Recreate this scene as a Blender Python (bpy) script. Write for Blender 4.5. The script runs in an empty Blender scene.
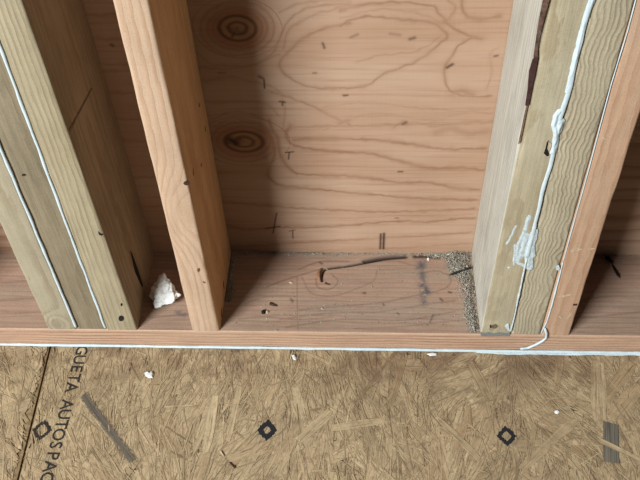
import bpy, bmesh, math, random
import numpy as np
from mathutils import Vector, Matrix, noise as mnoise

# ------------------------------------------------------------------ camera, light, exposure
SC = bpy.context.scene
COL = SC.collection
F_PX = 828.45                                      # focal length for a 640 px wide picture
RIGHT = np.array([0.998994, 0.034931, -0.028122])
UP = np.array([-0.00722, 0.744209, 0.667908])
FWD = np.array([-0.04426, 0.667033, -0.743712])
CAM = np.array([-0.004837, -0.642978, 0.939100])   # metres; subfloor top is z = 0, stud fronts are y = 0
cd = bpy.data.cameras.new('camera')
cd.sensor_width = 36.0
cd.lens = F_PX * 36.0 / 640.0
cd.clip_start = 0.01
cam = bpy.data.objects.new('camera', cd)
COL.objects.link(cam)
cam.matrix_world = Matrix(((RIGHT[0], UP[0], -FWD[0], CAM[0]),
                           (RIGHT[1], UP[1], -FWD[1], CAM[1]),
                           (RIGHT[2], UP[2], -FWD[2], CAM[2]), (0, 0, 0, 1)))
SC.camera = cam

w = bpy.data.worlds.new('room_light')
SC.world = w
w.use_nodes = True
w.node_tree.nodes['Background'].inputs[0].default_value = (0.93, 0.97, 1.0, 1)
w.node_tree.nodes['Background'].inputs[1].default_value = 0.03

def area(name, loc, target, sx, sy, power, colr):
    l = bpy.data.lights.new(name, 'AREA')
    l.shape = 'RECTANGLE'; l.size = sx; l.size_y = sy; l.energy = power; l.color = colr
    o = bpy.data.objects.new(name, l)
    COL.objects.link(o)
    o.location = loc
    o.rotation_euler = (Vector(target) - Vector(loc)).to_track_quat('-Z', 'Y').to_euler()
    return o
# daylight through a tall window opening on the left behind the photographer
area('window_daylight', (-2.16, -2.52, 2.2), (-0.02, 0.05, 0.2), 1.40, 1.3, 325, (0.91, 0.975, 1.0))

SC.view_settings.view_transform = 'Standard'
SC.view_settings.look = 'None'
SC.view_settings.exposure = 0.0
SC.view_settings.gamma = 1.0
SC.view_settings.use_curve_mapping = False

PLATE_H = 0.038
DEPTH = 0.140

def at(px, py, axis, val):
    """point where the sight line through a photo pixel meets the plane axis = val"""
    d = FWD + RIGHT * (px - 320) / F_PX - UP * (py - 240) / F_PX
    t = (val - CAM[axis]) / d[axis]
    return CAM + t * d

# ------------------------------------------------------------------ helpers
ALB = 0.72      # share of the photographed brightness that is the surface's own reflectance
def srgb(r, g, b):
    f = lambda c: (c / 255 / 12.92) if c / 255 <= 0.04045 else ((c / 255 + 0.055) / 1.055) ** 2.4
    return (ALB * f(r), ALB * f(g), ALB * f(b), 1.0)

def mesh_obj(name, verts, faces, mat, parent=None, smooth=False, loc=(0, 0, 0)):
    me = bpy.data.meshes.new(name)
    me.from_pydata([tuple(map(float, v)) for v in verts], [], faces)
    me.update()
    if smooth:
        me.polygons.foreach_set('use_smooth', [True] * len(me.polygons))
    if mat: me.materials.append(mat)
    o = bpy.data.objects.new(name, me)
    COL.objects.link(o)
    o.location = loc
    if parent: o.parent = parent
    return o

def tag(o, label=None, cat=None, group=None, kind=None):
    if label: o['label'] = label
    if cat: o['category'] = cat
    if group: o['group'] = group
    if kind: o['kind'] = kind
    return o

def add_attr(me, name, values):
    a = me.attributes.new(name, 'FLOAT', 'POINT')
    a.data.foreach_set('value', np.asarray(values, dtype=np.float32))

class NT:
    """small node-expression builder"""
    def __init__(s, name):
        s.m = bpy.data.materials.new(name)
        s.m.use_nodes = True
        s.t = s.m.node_tree
        s.bsdf = s.t.nodes['Principled BSDF']
    def put(s, sock, v):
        if isinstance(v, bpy.types.NodeSocket): s.t.links.new(v, sock)
        else: sock.default_value = v
    def n(s, kind, out=0, props=None, **ins):
        nd = s.t.nodes.new(kind)
        for k, v in (props or {}).items(): setattr(nd, k, v)
        for k, v in ins.items():
            key = int(k[1:]) if k[0] == 'i' and k[1:].isdigit() else k.replace('_', ' ')
            s.put(nd.inputs[key], v)
        return nd.outputs[out]
    def math(s, op, a, b=0.0, c=0.0):
        return s.n('ShaderNodeMath', 0, {'operation': op}, i0=a, i1=b, i2=c)
    def add(s, a, b): return s.math('ADD', a, b)
    def mul(s, a, b): return s.math('MULTIPLY', a, b)
    def smooth(s, x, a, b, lo=0.0, hi=1.0):
        return s.n('ShaderNodeMapRange', 0, {'interpolation_type': 'SMOOTHSTEP'}, i0=x, i1=a, i2=b, i3=lo, i4=hi)
    def attr(s, name): return s.n('ShaderNodeAttribute', 2, {'attribute_name': name})
    def coord(s): return s.n('ShaderNodeTexCoord', 3)
    def sep(s, v):
        nd = s.t.nodes.new('ShaderNodeSeparateXYZ'); s.put(nd.inputs[0], v); return nd.outputs
    def comb(s, x, y, z): return s.n('ShaderNodeCombineXYZ', 0, None, i0=x, i1=y, i2=z)
    def noise(s, vec, scale=1.0, detail=3.0, rough=0.55):
        return s.n('ShaderNodeTexNoise', 0, None, Vector=vec, Scale=scale, Detail=detail, Roughness=rough)
    def mix(s, f, a, b, mode='MIX'):
        nd = s.t.nodes.new('ShaderNodeMix'); nd.data_type = 'RGBA'; nd.blend_type = mode
        s.put(nd.inputs[0], f); s.put(nd.inputs[6], a); s.put(nd.inputs[7], b); return nd.outputs[2]
    def gray(s, v): return s.n('ShaderNodeCombineColor', 0, None, i0=v, i1=v, i2=v)
    def finish(s, color, rough=0.75, height=None, bump=0.3, dist=0.0006, spec=0.3):
        s.put(s.bsdf.inputs['Base Color'], color)
        s.put(s.bsdf.inputs['Roughness'], rough)
        s.bsdf.inputs['Specular IOR Level'].default_value = spec
        if height is not None:
            b = s.n('ShaderNodeBump', 0, None, Strength=bump, Distance=dist, Height=height)
            s.put(s.bsdf.inputs['Normal'], b)
        return s.m

def worn_ink(name, c, lo):
    T = NT(name)
    nz = T.noise(T.coord(), 700.0, 3.0, .7)
    T.put(T.bsdf.inputs['Alpha'], T.smooth(nz, lo, lo + .16))
    return T.finish(srgb(*c), .85)

def lumber(name, early, late, pith=(0.02, -0.03), ring=0.0045, warp=0.006, contrast=0.7, fibre=0.22,
           stain=(110, 95, 75), stain_amt=0.3, knots=(), seed=0.0, order=(0, 1, 2), bump=0.35, warp_l=3.0, tint=None, marks=False, wiggle=0.0):
    """sawn softwood: growth rings around a pith line that runs along the board, fibres, stains, knots"""
    T = NT(name)
    c = T.sep(T.coord())
    A, B, L = c[order[0]], c[order[1]], c[order[2]]
    v = T.comb(T.add(A, seed), T.add(B, seed * 1.7), T.mul(T.add(L, seed * 0.37), warp_l / 14.0))
    w1 = T.noise(v, 14.0, 2.0)
    w2 = T.noise(T.comb(T.add(A, seed + 7.1), B, T.mul(L, warp_l / 14.0)), 14.0, 2.0)
    w3 = T.noise(T.comb(T.mul(A, 1.0), T.add(B, seed), T.mul(L, 0.35)), 90.0, 2.0)
    dA = T.add(T.add(A, -pith[0]), T.mul(T.add(w1, -0.5), warp * 4))
    dB = T.add(T.add(B, -pith[1]), T.mul(T.add(w2, -0.5), warp * 4))
    r = T.math('SQRT', T.add(T.mul(dA, dA), T.mul(dB, dB)))
    r = T.add(T.mul(r, 1.0 / ring), T.mul(T.add(w3, -0.5), 0.7))
    if wiggle:
        w4 = T.noise(T.comb(T.mul(A, .5), T.add(B, seed), L), 26.0, 1.5)
        w5 = T.noise(T.comb(T.mul(A, .4), T.add(B, seed), T.mul(L, .6)), 75.0, 2.0)
        r = T.add(r, T.add(T.mul(T.add(w4, -.5), wiggle), T.mul(T.add(w5, -.5), wiggle * .6)))
    kc = None
    for (ka, kl, sa, sl, axis, dark) in knots:          # axis 0: knot shows on the front, 1: on the side
        P = A if axis == 0 else B
        u = T.mul(T.add(P, -ka), 1 / sa); q = T.mul(T.add(L, -kl), 1 / sl)
        d = T.math('SQRT', T.add(T.mul(u, u), T.mul(q, q)))
        bulge = T.math('EXPONENT', T.mul(T.mul(d, d), -0.22))
        r = T.add(r, T.mul(bulge, 3.4))
        core = T.mul(T.smooth(d, 0.65, 1.15, 1.0, 0.0), dark)
        kc = core if kc is None else T.math('MAXIMUM', kc, core)
    t = T.math('FRACT', r)
    lw = T.mul(T.smooth(t, 0.35, 0.9), T.smooth(t, 0.93, 1.0, 1.0, 0.0))
    patch = T.smooth(T.noise(T.comb(T.add(A, seed), B, T.mul(L, 0.3)), 22.0, 2.0), 0.25, 0.7, 0.35, 1.0)
    col = T.mix(T.math('MINIMUM', T.mul(T.mul(lw, patch), contrast * 1.25), 1.0), srgb(*early), srgb(*late))
    fb = T.noise(T.comb(T.mul(A, 900), T.mul(B, 900), T.mul(T.add(L, seed), 22)), 1.0, 3.0, 0.6)
    fb2 = T.noise(T.comb(T.mul(A, 260), T.mul(B, 260), T.mul(T.add(L, seed), 9)), 1.0, 2.0, 0.6)
    st = T.noise(T.comb(T.add(A, seed), T.add(B, 3.0), T.mul(L, 0.45)), 16.0, 4.0, 0.6)
    col = T.mix(T.mul(T.smooth(st, 0.42, 0.75), stain_amt), col, srgb(*stain))
    if tint:
        tn = T.noise(T.comb(T.add(A, seed + 2.0), T.add(B, 1.0), T.mul(L, 0.12)), 30.0, 2.0)
        col = T.mix(T.mul(T.smooth(tn, 0.42, 0.62), tint[1]), col, srgb(*tint[0]))
    g = T.add(T.mul(T.add(fb, -0.5), fibre * 3), T.mul(T.add(fb2, -0.5), fibre * 3))
    iso = T.noise(T.coord(), 520.0, 3.0, .7)
    saw = T.noise(T.comb(T.mul(A, 60), T.mul(B, 60), T.mul(L, 420)), 1.0, 2.0, .6)
    blot = T.noise(T.comb(A, T.add(B, seed + 4), T.mul(L, .6)), 42.0, 4.0, .65)
    g = T.add(g, T.add(T.mul(T.add(iso, -.5), .48), T.add(T.mul(T.add(blot, -.5), .34), T.mul(T.add(saw, -.5), .12))))
    col = T.mix(1.0, col, T.gray(T.add(g, 1.0)), 'MULTIPLY')
    if kc is not None: col = T.mix(kc, col, srgb(70, 42, 24))
    h = T.add(T.add(T.mul(fb, 0.6), T.mul(iso, .5)), T.add(T.mul(lw, 0.6), T.mul(fb2, 0.6)))
    if marks:
        gr = T.attr('grain'); mk = T.attr('mark'); du = T.attr('dust')
        nz = T.noise(T.coord(), 170.0, 4.0, 0.7)
        nz2 = T.noise(T.coord(), 700.0, 2.0, 0.7)
        col = T.mix(T.mul(gr, 0.62), col, srgb(88, 50, 34))
        dd = T.mul(du, T.smooth(T.add(nz, T.mul(nz2, 0.5)), 0.55, 0.95))
        col = T.mix(T.mul(dd, 0.8), col, srgb(166, 152, 136))
        col = T.mix(mk, col, srgb(34, 22, 17))
        bl = T.attr('blue')
        col = T.mix(T.mul(bl, T.smooth(nz, 0.3, 0.6)), col, srgb(84, 84, 90))
        sp = T.smooth(T.noise(T.coord(), 420.0, 2.0, 0.5), 0.70, 0.76)
        col = T.mix(T.mul(sp, 0.6), col, srgb(60, 42, 32))
    return T.finish(col, 0.72, h, bump)

def plain(name, c, rough=0.7, var=0.12, scale=60.0, bump=0.2, dist=0.001, c2=None):
    T = NT(name)
    nz = T.noise(T.coord(), scale, 4.0, 0.6)
    col = T.mix(T.smooth(nz, 0.3, 0.75), srgb(*c), srgb(*(c2 or tuple(int(k * (1 - var)) for k in c))))
    return T.finish(col, rough, nz, bump, dist)

M = {}
M['caulk'] = plain('white_sealant', (218, 230, 233), 0.55, 0.07, 120, 0.25)
M['caulk_thin'] = plain('smeared_sealant', (220, 230, 232), 0.6, 0.16, 260, 0.5)
M['foam'] = plain('white_foam', (255, 255, 252), 0.8, 0.08, 140, 0.6, 0.002)
M['ink'] = worn_ink('printed_ink', (48, 44, 40), .34)
M['ink_strong'] = worn_ink('strong_ink', (36, 36, 38), .24)
M['steel'] = plain('dark_steel', (40, 34, 32), 0.5, 0.3, 300, 0.2)
M['gap'] = plain('dark_gap', (44, 30, 22), 0.9, 0.3, 200)
M['bark'] = plain('bark', (122, 92, 76), 0.9, 0.5, 220, 0.6)
M['bark_pale'] = plain('pale_bark', (138, 112, 88), 0.9, 0.3, 220, 0.4)
M['pitch'] = plain('dark_pitch', (82, 54, 52), 0.5, 0.3, 300, 0.2)
M['gum'] = plain('brown_gum', (132, 92, 58), 0.7, 0.3, 300, 0.2)
M['scratch_brown'] = plain('scratch_brown', (138, 112, 86), 0.9, 0.3, 220, 0.4)
M['knotwood'] = plain('knot_wood', (74, 48, 32), 0.7, 0.4, 500, 0.4)
M['splinter'] = plain('pale_splinter', (214, 190, 158), 0.8, 0.2, 300)
M['orange_splinter'] = plain('orange_splinter', (156, 110, 76), 0.8, 0.2, 300)
M['chip_white'] = plain('white_chip', (250, 250, 246), 0.7, 0.1, 300)
M['pit'] = plain('dark_pit', (28, 18, 14), 0.9, 0.3, 200)
M['tarnish'] = plain('blue_grey_stain', (104, 118, 126), 0.8, 0.4, 500, 0.2, c2=(158, 150, 130))

# ------------------------------------------------------------------ painted-by-measure grain fields
def seg_dist(P, poly):
    """distance from points P (n,2) to a polyline"""
    d = np.full(len(P), 1e9)
    for a, b in zip(poly[:-1], poly[1:]):
        a = np.asarray(a); b = np.asarray(b); ab = b - a
        t = np.clip(((P - a) @ ab) / max(ab @ ab, 1e-12), 0, 1)
        d = np.minimum(d, np.hypot(*(P - (a + t[:, None] * ab)).T))
    return d

def smooth_poly(pts, n=6):
    pts = np.array(pts, float)
    if len(pts) < 3: return pts
    ext = np.vstack([2 * pts[0] - pts[1], pts, 2 * pts[-1] - pts[-2]])
    out = []
    for i in range(1, len(ext) - 2):
        p0, p1, p2, p3 = ext[i - 1:i + 3]
        for k in range(n):
            t = k / n
            out.append(0.5 * ((2 * p1) + (-p0 + p2) * t + (2 * p0 - 5 * p1 + 4 * p2 - p3) * t * t + (-p0 + 3 * p1 - 3 * p2 + p3) * t ** 3))
    out.append(pts[-1])
    return np.array(out)

def crop(x0, y0, s, pts): return [(x0 + x / s, y0 + y / s) for x, y in pts]

def ramp_coords(lo, a, b, hi, fine, coarse):
    l = np.arange(lo, a, coarse); m = np.arange(a, b, fine); r = np.append(np.arange(b, hi, coarse), hi)
    return np.concatenate([l, m, r])

# ------------------------------------------------------------------ wall sheathing (plywood)
XW = (-1.30, 1.25)
TOP = 2.40
xs = ramp_coords(XW[0], -0.31, 0.17, XW[1], 0.00105, 0.03)
zs = ramp_coords(-0.02, 0.036, 0.46, TOP, 0.00105, 0.06)
X, Z = np.meshgrid(xs, zs)
PX = np.stack([X.ravel(), Z.ravel()], 1)
nx, nz_ = len(xs), len(zs)

def on_sheath(pts): return np.array([[p[0], p[2]] for p in (at(x, y, 1, DEPTH) for x, y in pts)])

k7 = lambda pts: crop(190, 120, 3.43, pts)
k8 = lambda pts: crop(340, 120, 3.43, pts)
k3 = lambda pts: crop(190, 0, 3.69, pts)
k4 = lambda pts: crop(340, 0, 3.69, pts)
LINES = [  # (pixels, half width in mm, strength)
    (k7([(345, 20), (330, 45), (345, 80), (400, 98), (549, 112)]) + k8([(100, 115), (200, 140), (300, 165), (400, 165), (490, 172)]), 1.7, .75),
    (k7([(270, 0), (285, 40), (300, 60), (310, 120), (340, 165), (380, 186), (549, 193)]) + k8([(100, 200), (200, 215), (300, 215), (400, 235), (475, 240)]), 1.6, .8),
    (k7([(262, 30), (285, 80), (290, 120), (275, 160), (270, 195), (310, 225), (400, 235), (549, 250)]) + k8([(150, 260), (250, 268), (350, 272), (470, 275)]), 1.6, .8),
    (k7([(100, 278), (200, 290), (300, 298), (400, 305), (549, 312)]) + k8([(150, 316), (300, 312), (460, 305)]), 1.3, .75),
    (k7([(125, 362), (200, 375), (300, 368), (400, 370), (549, 362)]) + k8([(100, 355), (200, 348), (300, 350), (400, 340), (460, 338)]), 1.4, .8),
    (k7([(140, 436), (250, 430), (400, 420), (549, 412)]) + k8([(150, 405), (250, 400), (350, 395), (450, 385)]), 1.3, .6),
    (k8([(-100, 455), (0, 445), (200, 440), (440, 425)]), 1.0, .35),
    (k8([(0, 340), (200, 330), (455, 325)]), .8, .3),
    (k8([(-160, 68), (0, 65), (150, 72), (250, 85), (350, 100), (500, 98)]), 1.8, .75),
    (k8([(-200, 30), (-60, 22), (100, 22), (250, 12), (380, 10), (510, 12)]), 1.0, .4),
    (k8([(330, 45), (380, 30), (440, 48), (505, 40)]), 3.4, .45),
    (k3([(591, 25), (480, 48), (400, 85), (360, 120), (345, 180)]), 1.1, .5),
    (k3([(591, 85), (500, 105), (430, 135), (360, 195), (330, 240), (360, 280), (430, 318), (500, 326), (591, 325)]), 1.2, .7),
    (k3([(591, 10), (440, 30), (370, 70), (340, 120), (310, 190), (260, 230)]), 1.2, .5),
    (k3([(590, 0), (420, 10), (330, 45)]), 1.2, .4),
    (k3([(300, 340), (370, 360), (450, 390), (520, 430), (591, 460)]), 1.2, .55),
    (k3([(60, 300), (140, 285), (220, 300), (300, 320), (330, 345), (350, 400), (345, 470)]), 1.0, .4),
    (k3([(75, 385), (180, 375), (280, 385), (330, 430)]), .9, .4),
    (k3([(85, 440), (150, 415), (220, 420), (290, 450), (310, 480)]), .9, .45),
    (k3([(90, 470), (150, 440), (220, 445), (270, 475)]), .9, .4),
    (k3([(40, 250), (120, 255), (230, 240), (330, 200)]), 1.1, .45),
    (k3([(30, 200), (80, 235), (180, 245)]), 1.0, .35),
    (k4([(0, 40), (100, 15), (180, 10), (330, 20), (365, 50), (400, 90), (450, 120), (485, 140), (440, 165), (415, 205), (390, 240), (385, 270), (395, 320), (420, 345), (470, 356), (560, 356)]), 1.1, .7),
    (k4([(0, 100), (50, 70), (130, 62), (250, 75), (340, 85), (395, 130), (370, 160), (310, 210), (240, 245), (160, 275), (100, 315), (0, 328)]), 1.1, .7),
    (k4([(450, 0), (452, 30), (465, 58), (520, 72), (591, 58)]), 1.7, .6),
    (k4([(400, 0), (425, 25), (410, 60), (380, 85)]), 1.1, .5),
    (k4([(0, 70), (110, 40), (220, 38), (330, 62), (385, 100)]), .7, .35),
    (k4([(60, 230), (150, 205), (260, 195), (330, 165), (372, 132)]), .7, .4),
    (k4([(420, 345), (450, 335), (490, 350)]), 3.0, .5),
    (k4([(485, 140), (520, 142)]), 2.0, .6),
    (k4([(0, 455), (30, 448)]), 3.0, .45),
    (k4([(330, 468), (450, 455), (560, 450)]), 1.6, .5),
    (k4([(200, 470), (230, 452), (245, 458)]), 1.6, .5),
    (k4([(-60, 395), (100, 380), (300, 400), (560, 420)]), .8, .3),
    (k4([(-60, 480), (120, 420), (330, 440), (550, 400)]), .7, .25),
    (k4([(540, 330), (560, 270), (555, 200), (585, 180)]), 1.0, .3),
]
for cx, cy, rx, ry in ((237.4, 28.5, 30, 21), (237.4, 28.5, 37, 27), (237.4, 28.5, 25, 17.5), (244, 142, 27, 15), (244, 142, 33, 20)):
    LINES.append(([(cx + rx * math.cos(t), cy + ry * math.sin(t)) for t in np.linspace(0.2, 2 * math.pi + .2, 22)], 1.0, .55))
for yy, a, b in ((14, 82, 116), (38, 88, 128), (63, 95, 133), (70, 95, 134), (92, 103, 140), (118, 110, 147), (140, 116, 152), (176, 124, 160), (205, 132, 166), (226, 138, 172)):
    LINES.append(([(a, yy), ((a + b) / 2, yy + 1.5), (b, yy + .5)], 1.2, .5))
rng = np.random.RandomState(4)
grain = np.zeros(len(PX))
wob = np.array([mnoise.noise(Vector((a * 120, b * 160, 3.3))) * .0013 + mnoise.noise(Vector((a * 330, b * 420, 8.3))) * .0006 if abs(a + .07) < .26 and b < .47 else 0 for a, b in PX]) + 0.0009 * np.sin(PX[:, 0] * 260 + PX[:, 1] * 90) * np.sin(PX[:, 0] * 97 - PX[:, 1] * 310)
PW = PX + np.stack([np.zeros(len(PX)), wob], 1)
for pts, wmm, s in LINES:
    poly = on_sheath(smooth_poly(pts))
    lo, hi = poly.min(0) - .012, poly.max(0) + .012
    sel = np.where(((PX > lo) & (PX < hi)).all(1))[0]
    if not len(sel): continue
    wv = np.array([mnoise.noise(Vector((a * 34, b * 60, wmm * 7))) for a, b in PW[sel]])
    d = seg_dist(PW[sel], poly) / (wmm * 0.00125 * (1 + .7 * wv))
    grain[sel] = np.maximum(grain[sel], s * (1 - .5 * np.clip(wv, -.6, .6)) * (.62 * np.exp(-d * d) + .38 * np.exp(-(d / 2.4) ** 2)))
knot = np.zeros(len(PX)); kin = np.zeros(len(PX))
for cx, cy, rx, ry in ((237.4, 28.5, 18.5, 12.5), (244, 142, 19, 10)):
    c = on_sheath([(cx, cy)])[0]; ex = on_sheath([(cx + rx, cy)])[0][0] - c[0]; ez = c[1] - on_sheath([(cx, cy + ry)])[0][1]
    d = np.hypot((PX[:, 0] - c[0]) / ex, (PX[:, 1] - c[1]) / ez)
    knot = np.maximum(knot, np.clip((1.18 - d) / .3, 0, 1))
    kin = np.where(d < 2.4, np.maximum(d, .06), kin)
pitch = np.zeros(len(PX))
def dark(px, wmm, s, arr):
    poly = on_sheath(px); lo, hi = poly.min(0) - .01, poly.max(0) + .01
    sel = np.where(((PX > lo) & (PX < hi)).all(1))[0]
    d = seg_dist(PX[sel], poly) / (wmm * .001)
    arr[sel] = np.maximum(arr[sel], s * np.exp(-d * d))
for px, wmm, s in [
    ([(230, 140), (236, 143)], 5.5, .95), ([(228, 143), (240, 140)], 3, .6), ([(229, 28), (241, 33)], 4.0, .4), ([(232, 37), (235, 32)], 2.0, .6),
    (k3([(255, 283), (270, 290)]), 1.8, .7), (k3([(273, 295), (275, 326)]), 1.1, .95), (k3([(330, 375), (350, 378)]), 1.2, .9), (k3([(340, 375), (341, 390)]), 1.0, .9),
    (k3([(105, 270), (130, 270)]), 1.5, .4), (k7([(328, 112), (355, 110)]), 1.0, .95), (k7([(340, 112), (338, 135)]), 1.0, .9),
    (k7([(297, 320), (285, 388)]), 1.0, .95), (k7([(262, 372), (308, 366)]), 1.1, .9), (k7([(340, 382), (360, 378)]), .9, .8), (k7([(352, 380), (353, 407)]), .9, .9),
    (k8([(140, 392), (138, 442)]), 1.7, .9), (k8([(151, 390), (149, 442)]), 1.9, .95), (k8([(138, 405), (152, 404)]), .8, .8), (k8([(138, 425), (150, 424)]), .8, .8),
    (k8([(200, 178), (214, 178)]), 1.4, .8), (k8([(190, 337), (200, 337)]), 1.2, .6), (k8([(215, 15), (228, 8)]), 1.8, .6),
    (k4([(395, 250), (415, 238)]), 2.0, .8), (k4([(15, 354), (28, 352)]), 1.4, .8), (k4([(258, 145), (275, 140)]), 2.2, .6), (k4([(185, 125), (222, 130)]), 2.0, .3),
    (k3([(490, 160), (496, 178)]), 1.6, .7), (k3([(455, 270), (465, 270)]), 1.6, .5), (k3([(565, 352), (582, 352)]), 1.3, .7), (k4([(40, 138), (65, 128)]), 1.8, .4),
    (k4([(570, 208), (582, 206)]), 1.5, .7), ([(90, 47), (92, 47)], 1.6, .5), ([(111, 45), (113, 46)], 1.8, .7)]:
    dark(px, wmm, s, pitch)
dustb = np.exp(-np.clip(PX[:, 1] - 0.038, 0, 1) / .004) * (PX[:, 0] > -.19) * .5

def plywood():
    T = NT('plywood_veneer')
    v = T.sep(T.coord()); Xc, Zc = v[0], v[2]
    fine = T.noise(T.comb(T.mul(Xc, 18), 0.0, T.mul(Zc, 900)), 1.0, 3.0, .6)
    med = T.noise(T.comb(T.mul(Xc, 7), 2.0, T.mul(Zc, 190)), 1.0, 3.0, .55)
    big = T.noise(T.comb(T.mul(Xc, 4), 5.0, T.mul(Zc, 16)), 1.0, 3.0, .5)
    lathe = T.noise(T.comb(T.mul(Xc, 420), 1.0, T.mul(Zc, 8)), 1.0, 2.0, .5)
    far = T.smooth(T.math('ABSOLUTE', T.add(Xc, 0.07)), 0.24, 0.27)
    wave = T.math('FRACT', T.add(T.mul(Zc, 38), T.mul(T.noise(T.comb(T.mul(Xc, 3), 0.0, T.mul(Zc, 12)), 1.0, 2.0), 3.0)))
    col = T.mix(T.smooth(big, .3, .7), srgb(198, 164, 138), srgb(186, 148, 120))
    col = T.mix(T.mul(T.smooth(med, .45, .75), .38), col, srgb(150, 106, 78))
    col = T.mix(T.mul(T.mul(T.smooth(wave, .5, .95), far), .5), col, srgb(140, 88, 58))
    g = T.add(T.add(T.mul(T.add(fine, -.5), .22), T.mul(T.add(lathe, -.5), .07)), 1.0)
    col = T.mix(1.0, col, T.gray(g), 'MULTIPLY')
    gr = T.attr('grain')
    gn = T.smooth(fine, .1, .7, .65, 1.0)
    col = T.mix(T.mul(T.mul(gr, gn), .80), col, srgb(134, 88, 58))
    kt = T.attr('knot'); kd = T.attr('knot_radius')
    halo = T.mul(T.smooth(kd, 1.0, 2.3, 1.0, 0.0), T.smooth(kd, .01, .05))
    col = T.mix(T.mul(halo, .6), col, srgb(156, 94, 56))
    rings = T.smooth(T.math('SINE', T.add(T.mul(kd, 12), T.mul(med, 4.0))), -.4, 1.0)
    kcol = T.mix(rings, srgb(172, 128, 92), srgb(116, 76, 50))
    col = T.mix(T.mul(kt, .85), col, kcol)
    outline = T.mul(T.smooth(kd, .80, .98), T.smooth(kd, .98, 1.2, 1.0, 0.0))
    col = T.mix(T.mul(outline, .7), col, srgb(92, 56, 36))
    col = T.mix(T.attr('pitch'), col, srgb(48, 24, 16))
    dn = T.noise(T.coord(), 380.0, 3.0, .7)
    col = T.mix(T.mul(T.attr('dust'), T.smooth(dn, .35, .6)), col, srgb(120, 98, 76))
    return T.finish(col, .62, T.add(T.mul(fine, .6), T.mul(gr, -.5)), .22, .0006, .35)

verts = np.stack([X.ravel(), np.full(X.size, DEPTH + .0004), Z.ravel()], 1)
idx = np.arange(X.size).reshape(nz_, nx)
quads = np.stack([idx[:-1, :-1], idx[:-1, 1:], idx[1:, 1:], idx[1:, :-1]], -1).reshape(-1, 4)
nv = len(verts)
back = np.array([(XW[0], DEPTH + .0124, -.02), (XW[1], DEPTH + .0124, -.02), (XW[1], DEPTH + .0124, TOP), (XW[0], DEPTH + .0124, TOP)])
rim = [[nv + 1, nv + 0, nv + 3, nv + 2],
       [nv + 0, nv + 1] + list(idx[0, ::-1]), [nv + 2, nv + 3] + list(idx[-1, :]),
       [nv + 3, nv + 0] + list(idx[:, 0]), [nv + 1, nv + 2] + list(idx[::-1, -1])]
me = bpy.data.meshes.new('wall_back')
me.from_pydata(np.vstack([verts, back]).tolist(), [], quads.tolist() + [[int(k) for k in r] for r in rim])
me.update()
z4 = np.zeros(4)
for nme, arr in (('grain', grain), ('knot', knot), ('knot_radius', kin), ('pitch', pitch), ('dust', dustb)):
    add_attr(me, nme, np.concatenate([arr, z4]))
me.materials.append(plywood())
wall = bpy.data.objects.new('wall_back', me)
COL.objects.link(wall)
tag(wall, 'reddish plywood sheathing with two knots behind the studs', kind='structure')

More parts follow.
